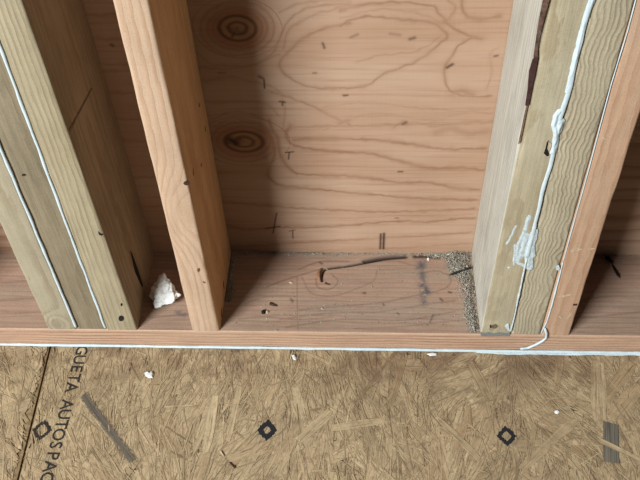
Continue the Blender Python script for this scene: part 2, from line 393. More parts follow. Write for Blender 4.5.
# ------------------------------------------------------------------ bottom plate
PM = lumber('plate_wood', (176, 147, 125), (140, 102, 80), pith=(0.060, -0.05), ring=.0085, warp=.007, contrast=.34, fibre=.16,
            stain=(156, 126, 106), stain_amt=.5, seed=3.3, order=(2, 1, 0), bump=.3, warp_l=2.0, tint=((184, 136, 116), .3), marks=True)
PF = lumber('plate_edge_wood', (200, 164, 136), (160, 112, 84), pith=(.055, -.02), ring=.0052, warp=.002, contrast=.7, fibre=.16, stain=(196, 150, 124), stain_amt=.5,
            seed=6.1, order=(2, 1, 0), bump=.3, warp_l=1.0)
def plate():
    h, r = PLATE_H, .0022
    prof = [(0.0, 0.002), (0.0, 0.010), (0.0, 0.018), (0.0, 0.026), (0.0, h - r)]
    prof += [(r - r * math.cos(a), h - r + r * math.sin(a)) for a in (0.5, 1.05)]
    prof += [(y, h) for y in np.arange(r, DEPTH - .0005, .00115)] + [(DEPTH, h), (DEPTH, 0.002)]
    prof = np.array(prof)
    px_ = ramp_coords(XW[0], -.47, .43, XW[1], .00115, .04)
    n, m = len(px_), len(prof)
    V = np.zeros((n, m, 3)); V[:, :, 0] = px_[:, None]; V[:, :, 1:] = prof[None]
    V[:, :4, 1] += 0.0004 * np.sin(px_ * 37)[:, None]
    P = V[:, :, :2].reshape(-1, 2); top = (np.tile(prof[:, 1], n) >= h - 1e-6)
    gr = np.zeros(len(P)); mk = np.zeros(len(P)); du = np.zeros(len(P)); bl = np.zeros(len(P)); dz = np.zeros(len(P))
    def onp(pts): return np.array([a[:2] for a in (at(x, y, 2, h) for x, y in pts)])
    def put(pts, wmm, s, arr, sm=True):
        poly = onp(smooth_poly(pts) if sm else pts); lo, hi = poly.min(0) - .03, poly.max(0) + .03
        sel = np.where(((P > lo) & (P < hi)).all(1) & top)[0]
        d = seg_dist(P[sel], poly) / (wmm * .001)
        arr[sel] = np.maximum(arr[sel], s * np.exp(-d * d))
    q = lambda pts: crop(280, 210, 3.2, pts)
    q5 = lambda pts: crop(220, 240, 5.333, pts)
    # the long drying crack that curls round the knot
    for pts, wmm, s in [(q([(165, 185), (220, 178), (290, 165), (345, 155), (405, 149)]), 2.2, 1), (q([(270, 166), (330, 156), (400, 150)]), 4.0, 1),
                        (q([(165, 185), (145, 190), (136, 205), (135, 226)]), 2.0, 1), (q([(150, 232), (158, 234)]), 2.2, .9)]:
        put(pts, wmm, s, mk); put(pts, 1.6, .0035 * s, dz)
    for pts, wmm, s in [(q([(430, 150), (470, 150), (508, 153)]), 3.2, .95), (q([(128, 168), (135, 172)]), 1.6, .7), (q([(268, 265), (272, 266)]), 1.8, .7),
                        (q([(513, 283), (520, 290)]), 1.5, .7), (q([(540, 262), (548, 264)]), 1.5, .8), (q5([(380, 318), (390, 322)]), 1.6, .5),
                        (q([(35, 285), (40, 292)]), 2.0, .6), (q([(480, 360), (490, 335)]), 1.2, .5), (q([(330, 300), (333, 305)]), 1.3, .6), (q([(375, 330), (380, 333)]), 1.3, .6)]:
        put(pts, wmm, s, mk)
    for pts, wmm, s in [(q([(60, 190), (130, 165), (220, 165)]), 1.2, .5), (q([(165, 205), (185, 225), (175, 245), (150, 255), (120, 245), (115, 220)]), 1.0, .5),
                        (q([(70, 215), (100, 265), (170, 275), (250, 250), (300, 225), (310, 195)]), 1.0, .4), (q([(55, 210), (55, 290), (58, 380)]), .7, .5),
                        (q([(60, 320), (200, 308), (330, 295), (450, 270), (530, 250), (545, 215), (500, 195), (440, 205)]), 1.1, .5),
                        (q([(0, 350), (160, 330), (320, 325), (480, 300), (560, 290)]), 1.2, .45), (q([(20, 375), (200, 350), (400, 352), (560, 325)]), 1.1, .5),
                        (q([(240, 380), (400, 372), (590, 350)]), .9, .4), (q([(130, 320), (300, 318), (420, 312)]), .8, .3), (q([(380, 165), (440, 180), (530, 185)]), .9, .4),
                        (q5([(100, 420), (250, 410), (420, 425), (600, 410)]), 1.0, .4), (q5([(250, 250), (340, 215), (420, 190), (520, 160)]), 1.2, .5), (q5([(130, 340), (260, 300), (400, 300)]), .8, .3),
                        ([(580, 300), (610, 296), (640, 296)], 1.1, .4), ([(582, 318), (640, 312)], 1.2, .45), ([(0, 283), (30, 281)], 1.2, .5), ([(0, 300), (38, 298)], 1.4, .5), ([(0, 314), (42, 312)], 1.0, .4),
                        ([(150, 318), (188, 314)], 1.2, .4), ([(0, 268), (22, 266)], 1.2, .4)]:
        put(pts, wmm * 1.25, s * 1.3, gr)
    put(q([(455, 165), (460, 300)]), 5.0, .8, bl); put(q([(452, 235), (470, 262)]), 6, 1.0, bl); put(q([(455, 170), (450, 185)]), 7, .9, bl)
    put([(470, 330), (480, 334)], 3, .6, bl); put([(178, 312), (184, 315)], 4.5, .7, bl)
    put(q([(560, 150), (600, 220), (610, 370)]), 20, 1.0, du); put(q([(0, 143), (300, 143), (520, 145)]), 6, .9, du)
    put(q([(120, 330), (520, 320)]), 26, .7, du); put(q([(200, 230), (520, 220)]), 18, .55, du); put([(0, 295), (40, 295)], 25, .5, du); put([(590, 310), (640, 300)], 25, .4, du); put([(230, 256), (225, 300)], 6, .8, du)
    V[:, :, 2] -= dz.reshape(n, m)
    ix = np.arange(n * m).reshape(n, m)
    Q = np.stack([ix[:-1, :-1], ix[1:, :-1], ix[1:, 1:], ix[:-1, 1:]], -1).reshape(-1, 4).tolist()
    Q += [ix[0].tolist(), ix[-1, ::-1].tolist(), [int(ix[0, 0]), int(ix[0, -1]), int(ix[-1, -1]), int(ix[-1, 0])]]
    o = mesh_obj('bottom_plate', V.reshape(-1, 3), Q, PM)
    for nme, arr in (('grain', gr), ('mark', mk), ('dust', du), ('blue', bl)): add_attr(o.data, nme, arr)
    o.data.materials.append(PF)
    for p in o.data.polygons:
        if p.normal.y < -.5 and p.center.y < .002: p.material_index = 1
    return tag(o, 'long pinkish bottom plate lying flat on the subfloor under the studs', 'bottom plate')
PLATE = plate()

# ------------------------------------------------------------------ studs
def stud(x0b, x1b, x0t, x1t, mat, label, r=.0028, front=0.0, seed=0, wane=False, group='wall studs', left_mat=None, right_mat=None):
    """rounded sawn board standing on the plate; x0/x1 are its edges at the base and 0.5 m up"""
    rs = random.Random(seed)
    zl = [PLATE_H + .0003] + [PLATE_H + .0003 + .008 * k for k in range(1, 68)] + [.7, 1.0, 1.5, 2.0, TOP]
    ox = (x0b + x1b) / 2
    verts, faces = [], []
    segs = 4
    for i, z in enumerate(zl):
        t = min(1.6, (z - PLATE_H) / .5)
        a = x0b + (x0t - x0b) * t - ox; b = x1b + (x1t - x1b) * t - ox
        ring = []
        for ci, (cx, cy, a0) in enumerate(((a, front, math.pi), (b, front, 1.5 * math.pi), (b, DEPTH, 0), (a, DEPTH, .5 * math.pi))):
            rr = r * (1 + .6 * mnoise.noise(Vector((ci * 9.1 + seed, z * 21, 1.3))) + .3 * mnoise.noise(Vector((ci * 5.1 + seed, z * 60, 7.3))))
            if ci == 0 and wane: rr += .0045 * max(0.0, min(1.0, (z - .30) / .05)) * (0.8 + .5 * mnoise.noise(Vector((3, z * 30, seed))))
            if ci > 1: rr = .002
            sx = 1 if ci in (0, 3) else -1; sy = 1 if ci < 2 else -1
            for k in range(segs + 1):
                an = a0 + k / segs * math.pi / 2
                ring.append((cx + sx * rr + rr * math.cos(an), cy + sy * rr + rr * math.sin(an), z - PLATE_H))
        verts += ring
    m = 4 * (segs + 1)
    for i in range(len(zl) - 1):
        for k in range(m):
            faces.append([i * m + k, i * m + (k + 1) % m, (i + 1) * m + (k + 1) % m, (i + 1) * m + k])
    faces.append(list(range(m))[::-1]); faces.append([(len(zl) - 1) * m + k for k in range(m)])
    o = mesh_obj('wall_stud', verts, faces, mat, loc=(ox, 0, PLATE_H))
    o.data.polygons.foreach_set('use_smooth', [True] * len(o.data.polygons))
    o.data.set_sharp_from_angle(angle=math.radians(35))
    for sgn, mm in ((-1, left_mat), (1, right_mat)):
        if mm:
            o.data.materials.append(mm); k = len(o.data.materials) - 1
            for p in o.data.polygons:
                if p.normal.x * sgn > .75: p.material_index = k
    return tag(o, label, 'stud', group)

LF = dict(bump=.4)
mL1 = lumber('pale_stud_wood', (176, 162, 136), (142, 122, 92), pith=(-.012, .045), ring=.0075, warp=.004, contrast=.55, fibre=.10, stain=(150, 140, 120), stain_amt=.35, seed=1.1,
             knots=((-.004, .012, .007, .011, 0, .25),), warp_l=1.6)
mL2 = lumber('grey_rough_stud_wood', (146, 131, 106), (116, 100, 76), pith=(.03, .12), ring=.003, warp=.003, contrast=.3, fibre=.20, stain=(120, 106, 84), stain_amt=.4, seed=2.4)
mL3 = lumber('cream_stud_wood', (176, 161, 132), (134, 114, 84), pith=(.035, .06), ring=.0034, warp=.003, contrast=.55, fibre=.12, stain=(160, 140, 104), stain_amt=.3, seed=5.2, warp_l=1.4)
mM = lumber('orange_stud_wood', (206, 174, 146), (180, 138, 104), pith=(-.05, .02), ring=.008, warp=.006, contrast=.5, fibre=.09, stain=(184, 142, 104), stain_amt=.4, seed=8.6,
            knots=((-.003, .225, .012, .026, 0, .0),), warp_l=2.2)
mR1 = lumber('olive_stud_wood', (184, 168, 138), (152, 132, 100), pith=(-.01, .16), ring=.0042, warp=.003, contrast=.5, fibre=.18, stain=(192, 182, 158), stain_amt=.5, seed=11.7, tint=((176, 172, 162), .0),
             knots=((-.007, .013, .004, .004, 0, .3),))
mR2 = lumber('wavy_grain_stud_wood', (190, 176, 148), (128, 106, 80), pith=(.055, .030), ring=.0040, warp=.005, contrast=.68, fibre=.16, wiggle=2.9, stain=(160, 150, 130), stain_amt=.4, seed=14.9, warp_l=1.8)
mR3 = lumber('pink_stud_wood', (198, 160, 130), (168, 120, 88), pith=(.035, .05), ring=.0065, warp=.003, contrast=.5, fibre=.09, stain=(200, 172, 148), stain_amt=.5, seed=17.2, warp_l=1.4)
mR1s = lumber('weathered_grey_side_wood', (206, 200, 186), (170, 162, 148), pith=(-.05, .07), ring=.006, warp=.004, contrast=.5, fibre=.16, stain=(150, 142, 128), stain_amt=.45, seed=31.0)
mL3s = lumber('brown_side_wood', (172, 150, 122), (140, 114, 86), pith=(.06, .06), ring=.007, warp=.004, contrast=.4, fibre=.12, stain=(128, 106, 84), stain_amt=.5, seed=33.0)
mMs = lumber('orange_side_wood', (224, 172, 122), (194, 136, 88), pith=(-.06, .05), ring=.009, warp=.006, contrast=.4, fibre=.14, stain=(200, 146, 98), stain_amt=.4, seed=35.0)
mX = lumber('side_stud_wood', (192, 158, 120), (160, 120, 84), seed=21.0)
L1 = stud(-.4200, -.3812, -.4185, -.3830, mL1, 'pale stud at the far left of the left triple, cathedral grain at its foot', seed=1)
L2 = stud(-.3806, -.3408, -.3824, -.3402, mL2, 'grey rough-sawn stud between the two white sealant beads on the left', front=.0015, seed=2)
L3 = stud(-.3402, -.2978, -.3396, -.3045, mL3, 'cream stud of the left triple with a dark nail head near its foot', seed=3, right_mat=mL3s)
M1 = stud(-.2240, -.1862, -.2236, -.1905, mM, 'single orange-toned stud standing alone between the bays, small dark knot on its edge', r=.0034, seed=4, right_mat=mMs)
R1 = stud(.1590, .1985, .1595, .1975, mR1, 'olive-cream stud on the right with bark along its edge and a sealant smear', seed=5, wane=True, left_mat=mR1s)
R2 = stud(.1991, .2375, .1981, .2350, mR2, 'stud with bold wavy grain in the middle of the right triple', front=.0012, seed=6)
R3 = stud(.2381, .2748, .2356, .2700, mR3, 'pinkish stud at the right end of the right triple, pale scratches near its foot', seed=7)
X0 = stud(-.6300, -.5920, -.6300, -.5920, mX, 'stud standing alone left of the pale stud, at the edge of the picture', seed=8)

# ------------------------------------------------------------------ small marks, nails and splinters on the studs
def flat(name, mat, parent, px, axis, val, thick=.0005, jitter=0):
    """thin solid chip laid on a face: outline in photo pixels on the plane axis = val"""
    pts = [at(x, y, axis, val) for x, y in px]
    off = np.zeros(3); off[axis] = -thick if axis == 1 else thick
    if axis == 0: off[0] = thick
    n = len(pts)
    pl = np.array(parent.location) if parent else np.zeros(3)
    v = [p - pl - off * .6 for p in pts] + [p - pl + off for p in pts]
    c = sum(v[n:]) / n
    f = [list(range(n)), [n + k for k in range(n)][::-1]] + [[k, n + k, n + (k + 1) % n, (k + 1) % n] for k in range(n)]
    return mesh_obj(name, v, f, mat, parent)

def disc_px(cx, cy, rx, ry, n=14, j=.12, seed=0):
    r = random.Random(seed)
    return [(cx + rx * (1 + r.uniform(-j, j)) * math.cos(2 * math.pi * k / n), cy + ry * (1 + r.uniform(-j, j)) * math.sin(2 * math.pi * k / n)) for k in range(n)]

tag(flat('nail_head', M['steel'], L3, disc_px(121.2, 318.3, 2.7, 2.8, 12, .05), 1, 0), 'dark nail head')
flat('nick', M['pit'], L3, disc_px(121.5, 304.5, .9, 1.5, 8), 1, 0)
flat('nick', M['pit'], L3, [(98, 231), (101, 233.5), (103, 234), (101.5, 235.5), (99, 234.5)], 1, 0)
flat('knot', M['knotwood'], L2, disc_px(37, 113, 1.0, 1.2, 8), 1, .0015)
flat('knot', M['knotwood'], L1, disc_px(23, 175, 1.2, 1.0, 8), 1, 0)
tag(flat('knot', M['knotwood'], M1, disc_px(186.5, 183, 2.8, 2.2, 10, .15), 1, 0), 'small dark knot')
flat('check', M['gum'], M1, [(197.5, 268.5), (199.5, 268), (200, 270.5), (198.5, 272), (197, 270.5)], 1, 0)
flat('check', M['gum'], M1, [(203, 281), (205.5, 282), (205, 283.2), (203, 282.2)], 1, 0)
# dark gum flecks on the shaded side of the single stud
def side_px(px, X, name, mat, parent, lean=0.0):
    cx, cy = sum(p[0] for p in px) / len(px), sum(p[1] for p in px) / len(px)
    x = X
    for _ in range(4): x = X + lean * (at(cx, cy, 0, x)[2] - PLATE_H) / .5
    return flat(name, mat, parent, px, 0, x)
for (x, y, l) in ((221.5, 313, 6), (223.5, 285, 5), (205, 129, 3.5), (208, 118, 3), (193, 172, 5), (201, 165, 2.5), (199, 105, 3)):
    side_px([(x - .1, y - l * .8), (x + .35, y - l * .3), (x + .5, y + l * .8), (x - .2, y + l * .3)], -.1862, 'gum_fleck', M['gum'], M1, -.0043)
# split low on the shaded side of the cream stud
side_px([(130.5, 251), (132, 254), (138, 270), (143.5, 288), (141.5, 287), (135, 272)], -.2978, 'split', M['pit'], L3, -.0067)
side_px([(91, 88), (92, 88.5), (70, 131), (68.5, 130)], -.2978, 'scratch', M['scratch_brown'], L3, -.0067)
# right triple
z5 = lambda p: crop(460, 0, 2.667, p)
tag(flat('bark_strip', M['bark'], R1, z5([(222, -6), (240, -6), (226, 40), (212, 92), (206, 128), (207, 152), (196, 152), (203, 100), (210, 55)]), 1, -.0002, .0012), 'brown bark strip')
tag(flat('pitch_pocket', M['pitch'], R1, z5([(200, 150), (208, 152), (200, 200), (190, 245), (183, 280), (174, 280), (180, 240), (184, 190), (193, 160)]), 1, -.0003, .0012), 'dark pitch pocket')
flat('bark_edge', M['bark_pale'], R1, z5([(177, 280), (181, 282), (168, 345), (160, 380), (155, 384), (163, 345)]), 1, -.0001, .0005)
flat('hole', M['pit'], R1, crop(500, 110, 6.86, [(332, 205), (328, 235), (322, 262), (334, 290), (335, 312), (322, 316), (300, 296), (312, 262), (320, 225)]), 1, 0)
flat('torn_fibre', M['splinter'], R1, crop(500, 110, 6.86, [(336, 212), (350, 225), (348, 255), (338, 280), (330, 270), (334, 240)]), 1, 0, .0012)
flat('nick', M['pit'], R1, disc_px(490.6, 326.3, .9, 1.6, 8), 1, 0)
flat('knot', M['bark_pale'], R1, disc_px(494.5, 326.5, 3.0, 2.2, 10, .25), 1, 0, .0003)
tag(flat('blue_stain', M['tarnish'], R1, [(480.5, 332), (484, 333), (488, 331.8), (494, 333.2), (500, 331.8), (505, 333), (509.5, 332.5), (510, 336), (480.8, 336)], 1, 0, .0003), 'blue-grey stain')
for px in ([(570.5, 250.5), (574, 249), (579, 248), (583, 249), (579.5, 250.3), (575, 250.8), (571, 252)], [(588, 248.8), (592, 248.2), (595, 248), (591.5, 249.6)],
           [(557, 297), (563, 295.5), (571, 294), (571, 295), (563, 297)], [(557, 315), (560, 316), (563, 318), (561, 318.4)], [(566, 319), (571, 313), (572.5, 311), (571, 315)],
           [(599, 138), (604, 137), (609, 139), (604, 139.5)]):
    tag(flat('scratch', M['splinter'], R3, px, 1, 0, .0004), 'pale torn scratch')
flat('nick', M['knotwood'], R3, [(573, 304), (577, 303.6), (577, 305.2), (573, 305.4)], 1, 0)
flat('nick', M['knotwood'], R3, disc_px(556.5, 268.5, 1.6, 1.2, 8), 1, 0)

# ------------------------------------------------------------------ sealant beads
def bead(name, pts, rad, mat, parent=None, seed=0, squash=(1, 1, 1), jitter=.25, n=8, step=.004):
    """irregular squeezed bead along a 3D polyline"""
    pts = [np.array(p, float) for p in pts]
    path = []
    for a, b in zip(pts[:-1], pts[1:]):
        k = max(1, int(np.linalg.norm(b - a) / step))
        path += [a + (b - a) * i / k for i in range(k)]
    path.append(pts[-1])
    m = len(path); verts = []; faces = []
    for i, p in enumerate(path):
        t = path[min(m - 1, i + 1)] - path[max(0, i - 1)]
        t = t / (np.linalg.norm(t) + 1e-9)
        ref = np.array([0, 1., 0]) if abs(t[1]) < .8 else np.array([0, 0, 1.])
        u = np.cross(t, ref); u /= np.linalg.norm(u); v = np.cross(t, u)
        nn = mnoise.noise(Vector((i * step * 55, seed * 3.7, .5)))
        n2 = mnoise.noise(Vector((i * step * 170, seed * 1.7, 4.5)))
        R = rad * (1 + jitter * nn + jitter * .5 * n2)
        if i in (0, m - 1): R *= .35
        o = (u * mnoise.noise(Vector((i * step * 30, seed, 9.))) * rad * .45)
        for k in range(n):
            a = 2 * math.pi * k / n
            verts.append(p + o + (u * math.cos(a) + v * math.sin(a)) * R * np.array(squash))
    for i in range(m - 1):
        for k in range(n):
            faces.append([i * n + k, i * n + (k + 1) % n, (i + 1) * n + (k + 1) % n, (i + 1) * n + k])
    faces += [list(range(n))[::-1], [(m - 1) * n + k for k in range(n)]]
    return mesh_obj(name, verts, faces, mat, parent, smooth=True)

FZ = 0.0018      # height of the strand surface of the subfloor
bd = bead('sealant_bead', [(XW[0] + .05, -.0016, FZ + .0016), (-.05, -.0018, FZ + .0017), (.16, -.0022, FZ + .0019), (XW[1] - .05, -.0024, FZ + .002)], .0021, M['caulk'], seed=1)
tag(bd, 'long white sealant bead along the joint of the bottom plate and floor', 'sealant')
wide = bead('smear', [(.155, -.0025, FZ + .001), (.19, -.0042, FZ + .0012), (.24, -.005, FZ + .0012), (.33, -.004, FZ + .001), (.43, -.003, FZ + .001)], .0040, M['caulk'], bd, seed=9, squash=(1, .6, .22), jitter=.5)
b1 = bead('sealant_bead', [(-.3803, .0002, PLATE_H + .004), (-.3803, .0002, .25), (-.3826, .0002, .7), (-.3826, .0002, 1.6)], .0020, M['caulk'], seed=2, squash=(1, .8, 1))
tag(b1, 'white sealant bead in the left joint of the left triple stud', 'sealant')
b2 = bead('sealant_bead', [(-.3403, .0002, PLATE_H + .003), (-.3405, .0002, .25), (-.3399, .0002, .7), (-.3399, .0002, 1.6)], .0020, M['caulk'], seed=3, squash=(1, .8, 1))
tag(b2, 'white sealant bead between the grey stud and the cream stud on the left', 'sealant')
def front(px): return [at(x, y, 1, -.0003) for x, y in px]
b3 = bead('sealant_bead', [(.1978, .0, 1.6)] + front([(593, -8), (577, 56), (566, 100), (559, 124), (553, 155), (545, 183), (536, 220), (527, 258)]), .0023, M['caulk'], seed=4, squash=(1, .35, 1), jitter=.3)
tag(b3, 'thick white sealant bead with smears between the olive and wavy-grain studs', 'sealant')
bead('thin_bead', front([(527, 258), (522, 280), (516, 310), (510.5, 332)]), .0011, M['caulk_thin'], b3, seed=14, jitter=.5)
flat('dab', M['caulk'], b3, [(505, 326), (508.5, 323.5), (509, 327), (510, 331), (508, 330)], 1, -.0005, .001)
b4 = bead('sealant_bead', [(.2352, .0, 1.6)] + front([(637, -5), (628, 30), (611, 85), (590, 165), (563, 262)]), .0006, M['caulk'], seed=5, jitter=.35)
tag(b4, 'thin white sealant line between the wavy-grain and pinkish studs, ending in a curl', 'sealant')
bead('lower_run', front([(563, 262), (556, 290), (547, 322), (540.5, 334)]), .0010, M['caulk'], b4, seed=6, jitter=.5)
bead('curl', [at(545, 328, 1, -.001), at(546.5, 334, 1, -.003), at(546, 338, 1, -.003), at(542.5, 341, 1, -.003), at(536, 344.5, 1, -.003), at(528, 348, 1, -.003), at(520, 349, 1, -.004)],
     .0016, M['caulk'], b4, seed=7, jitter=.4, step=.002)
flat('dab', M['caulk_thin'], b4, [(556, 266), (559, 265.5), (560, 268), (558, 270), (555.5, 269)], 1, -.001, .001)

def smear_field(name, px_strokes, parent, mat, y0, thick, seed=0, cell=.0007):
    """ragged lumps of sealant trowelled on a stud face; kept where the strokes lie"""
    strokes = [(np.array([[p[0], p[2]] for p in (at(x, y, 1, 0) for x, y in pts)]), wmm * .001, s) for pts, wmm, s in px_strokes]
    allp = np.vstack([s[0] for s in strokes])
    lo, hi = allp.min(0) - .008, allp.max(0) + .008
    gx = np.arange(lo[0], hi[0], cell); gz = np.arange(lo[1], hi[1], cell)
    GX, GZ = np.meshgrid(gx, gz); P = np.stack([GX.ravel(), GZ.ravel()], 1)
    h = np.zeros(len(P))
    for poly, wd, s in strokes:
        d = seg_dist(P, poly) / wd
        h = np.maximum(h, s * np.exp(-d * d))
    nz = np.array([mnoise.noise(Vector((p[0] * 420 + seed, p[1] * 130, 1))) * .6 + mnoise.noise(Vector((p[0] * 160, p[1] * 60 + seed, 5))) * .5 for p in P])
    h = h * (1 + .6 * nz) - .30
    H = h.reshape(GX.shape); keep = H > 0
    ids = -np.ones(H.shape, int); V = []; Fc = []
    def vid(i, j):
        if ids[i, j] < 0:
            ids[i, j] = len(V); V.append((GX[i, j], y0 + .0003 - thick * max(-.4, H[i, j]) , GZ[i, j]))
        return int(ids[i, j])
    for i in range(H.shape[0] - 1):
        for j in range(H.shape[1] - 1):
            if keep[i:i + 2, j:j + 2].sum() >= 2:
                Fc.append([vid(i, j), vid(i, j + 1), vid(i + 1, j + 1), vid(i + 1, j)])
    o = mesh_obj(name, V, Fc, mat, parent, smooth=True)
    md = o.modifiers.new('thickness', 'SOLIDIFY'); md.thickness = .0005; md.offset = -1
    return o
s4 = lambda p: crop(480, 170, 4.0, p)
smear_field('smear', [(s4([(195, 185), (180, 240), (155, 300), (150, 370)]), 3.6, .9), (s4([(215, 250), (190, 330), (195, 390)]), 5.0, 1.0), (s4([(185, 260), (160, 350)]), 4.5, .95),
                      (s4([(145, 225), (125, 265), (108, 295)]), 2.4, .75), (s4([(205, 310), (210, 345)]), 3.5, .9), (s4([(160, 375), (200, 395)]), 3.2, .9), (s4([(115, 390), (118, 392)]), 2.0, .8), (s4([(140, 300), (135, 380)]), 2.4, .7)],
            b3, M['caulk_thin'], 0.0, .0012, 2)
smear_field('lump', [(crop(500, 110, 6.86, [(405, 10), (385, 45), (375, 100), (385, 160), (375, 230), (365, 290)]), 3.4, 1.0), (crop(500, 110, 6.86, [(415, 80), (395, 150)]), 4.0, .9)], b3, M['caulk'], 0.0, .003, 5)
smear_field('smear', [([(592, 0), (584, 24), (576, 56), (568, 92)], 2.6, .9)], b3, M['caulk'], -.0004, .002, 7)

# ------------------------------------------------------------------ white foam chunk in the dark gap
def foam():
    bm = bmesh.new()
    bmesh.ops.create_icosphere(bm, subdivisions=5, radius=1.0)
    for v in bm.verts:
        d = v.co.normalized()
        n1 = mnoise.fractal(d * 2.1 + Vector((3, 1, 7)), 1.0, 2.0, 4)
        n2 = mnoise.ridged_multi_fractal(d * 3.4 + Vector((1, 5, 2)), 1.0, 2.0, 4, 1.0, 2.0)
        an = math.atan2(d.z, d.x)
        edge = (1 - abs(d.y)) ** 2
        teeth = edge * (.05 * math.sin(an * 7 + 1.0) + .05 * math.sin(an * 16)) * (1 if an > -.4 else .4)
        horn = .75 * math.exp(-((an - 1.72) / .28) ** 2) * max(0, 1 - abs(d.y) * 1.3)       # torn tip at the top
        foot = .40 * math.exp(-((an + .12) / .25) ** 2) * max(0, 1 - abs(d.y) * 1.4)
        low = .30 * math.exp(-((an + 1.9) / .3) ** 2) * max(0, 1 - abs(d.y) * 1.4)
        r = 1 + .28 * n1 + .05 * (n2 - 1) + teeth + horn + foot + low
        v.co = Vector((d.x * .0172, d.y * .008, d.z * .0165)) * r
    R = Matrix.Rotation(math.radians(-52), 3, 'X') @ Matrix.Rotation(math.radians(8), 3, 'Y')
    for v in bm.verts: v.co = R @ v.co
    lo = min(v.co.z for v in bm.verts)
    for v in bm.verts: v.co.z -= lo
    me = bpy.data.meshes.new('foam_chunk'); bm.to_mesh(me); bm.free()
    me.polygons.foreach_set('use_smooth', [True] * len(me.polygons))
    me.materials.append(M['foam'])
    o = bpy.data.objects.new('foam_chunk', me); COL.objects.link(o)
    p = at(165, 300, 2, PLATE_H)
    o.location = (p[0], p[1], PLATE_H + .0002)
    return tag(o, 'torn white foam chunk lying in the dark gap beside the single stud', 'foam')
foam()

# ------------------------------------------------------------------ subfloor: two strand-board panels
OSB = NT('strand_wood')
uvx = OSB.attr('along'); uvy = OSB.attr('across'); tone = OSB.attr('tone'); sd = OSB.attr('seed'); wrm = OSB.attr('warm')
gv = OSB.comb(OSB.mul(uvx, 22), OSB.mul(uvy, 900), OSB.mul(sd, 37))
g1 = OSB.noise(gv, 1.0, 3.0, .65)
g2 = OSB.noise(OSB.comb(OSB.mul(uvx, 9), OSB.mul(uvy, 260), OSB.mul(sd, 51)), 1.0, 2.0, .55)
wc = OSB.noise(OSB.coord(), 60.0, 5.0, .65)
dirt = OSB.noise(OSB.coord(), 7.0, 3.0, .6)
oc = OSB.mix(tone, srgb(138, 112, 82), srgb(228, 202, 160))
oc = OSB.mix(OSB.mul(wrm, .5), oc, srgb(160, 120, 80))
oc = OSB.mix(OSB.mul(OSB.smooth(wc, .5, .72), .4), oc, srgb(104, 84, 62))
oc = OSB.mix(OSB.mul(OSB.smooth(dirt, .48, .68), .28), oc, srgb(112, 92, 70))
rim = OSB.math('ABSOLUTE', OSB.attr('rim'))
rn = OSB.noise(OSB.coord(), 240.0, 3.0, .65)
oc = OSB.mix(OSB.mul(OSB.smooth(OSB.add(rim, OSB.mul(OSB.add(rn, -.5), .5)), .8, 1.1), .28), oc, srgb(92, 72, 50))
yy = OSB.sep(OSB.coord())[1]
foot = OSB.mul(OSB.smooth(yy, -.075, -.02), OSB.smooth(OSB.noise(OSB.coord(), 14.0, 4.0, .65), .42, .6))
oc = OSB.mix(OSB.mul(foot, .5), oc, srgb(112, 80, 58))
crk = OSB.noise(OSB.comb(OSB.mul(uvx, 24), OSB.mul(uvy, 640), OSB.mul(sd, 91)), 1.0, 2.0, .7)
oc = OSB.mix(OSB.mul(OSB.smooth(crk, .54, .66), .55), oc, srgb(86, 66, 46))
isn = OSB.noise(OSB.coord(), 330.0, 4.0, .75)
isb = OSB.noise(OSB.coord(), 95.0, 3.0, .65)
og = OSB.add(OSB.add(OSB.mul(OSB.add(isn, -.5), .55), OSB.mul(OSB.add(isb, -.5), .45)), 0.0)
og = OSB.add(OSB.add(og, OSB.add(OSB.mul(OSB.add(g1, -.5), .6), OSB.mul(OSB.add(g2, -.5), .6))), 1.0)
oc = OSB.mix(1.0, oc, OSB.gray(og), 'MULTIPLY')
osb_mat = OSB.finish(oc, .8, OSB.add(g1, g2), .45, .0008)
OB = NT('strand_board_core')
bn = OB.noise(OB.coord(), 90.0, 5.0, .7)
osb_core = OB.finish(OB.mix(OB.smooth(bn, .3, .7), srgb(168, 142, 104), srgb(112, 88, 60)), .85, bn, .4)
def stained(name, ca, cb, soft):
    T = NT(name)
    g = T.noise(T.comb(T.mul(T.attr('along'), 14), T.mul(T.attr('across'), 620), 1.0), 1.0, 2.0)
    if soft:
        nz = T.noise(T.coord(), 260.0, 4.0, .7)
        T.put(T.bsdf.inputs['Alpha'], T.smooth(T.add(T.math('ABSOLUTE', T.attr('rim')), T.mul(T.add(nz, -.5), 1.6)), .2, 1.0, .85, 0.0))
    return T.finish(T.mix(T.smooth(g, .35, .65), srgb(*ca), srgb(*cb)), .85, g, .4)
stain_mat = stained('stained_strand', (92, 84, 76), (126, 114, 98), True)
stripe_mat = stained('striped_strand', (86, 80, 72), (134, 124, 108), False)

floor = bpy.data.objects.new('floor', None)
COL.objects.link(floor)
tag(floor, 'tan oriented strand board subfloor in front of the wall', kind='structure')
SEAM = (lambda y: -.4264 - (y + .006) * .050)      # x of the panel joint
Y0, Y1 = -1.25, .16
def panel(xa0, xa1, xb0, xb1, name='strand_board_panel'):
    v = [(xa0, Y0, -.018), (xb0, Y0, -.018), (xb1, Y1, -.018), (xa1, Y1, -.018), (xa0, Y0, -.0003), (xb0, Y0, -.0003), (xb1, Y1, -.0003), (xa1, Y1, -.0003)]
    f = [[3, 2, 1, 0], [4, 5, 6, 7], [0, 1, 5, 4], [1, 2, 6, 5], [2, 3, 7, 6], [3, 0, 4, 7]]
    return mesh_obj(name, v, f, osb_core, floor)
gapw = .0013
pl_left = panel(XW[0], XW[0], SEAM(Y0) - gapw, SEAM(Y1) - gapw)
pl_right = panel(SEAM(Y0) + gapw, SEAM(Y1) + gapw, XW[1], XW[1])
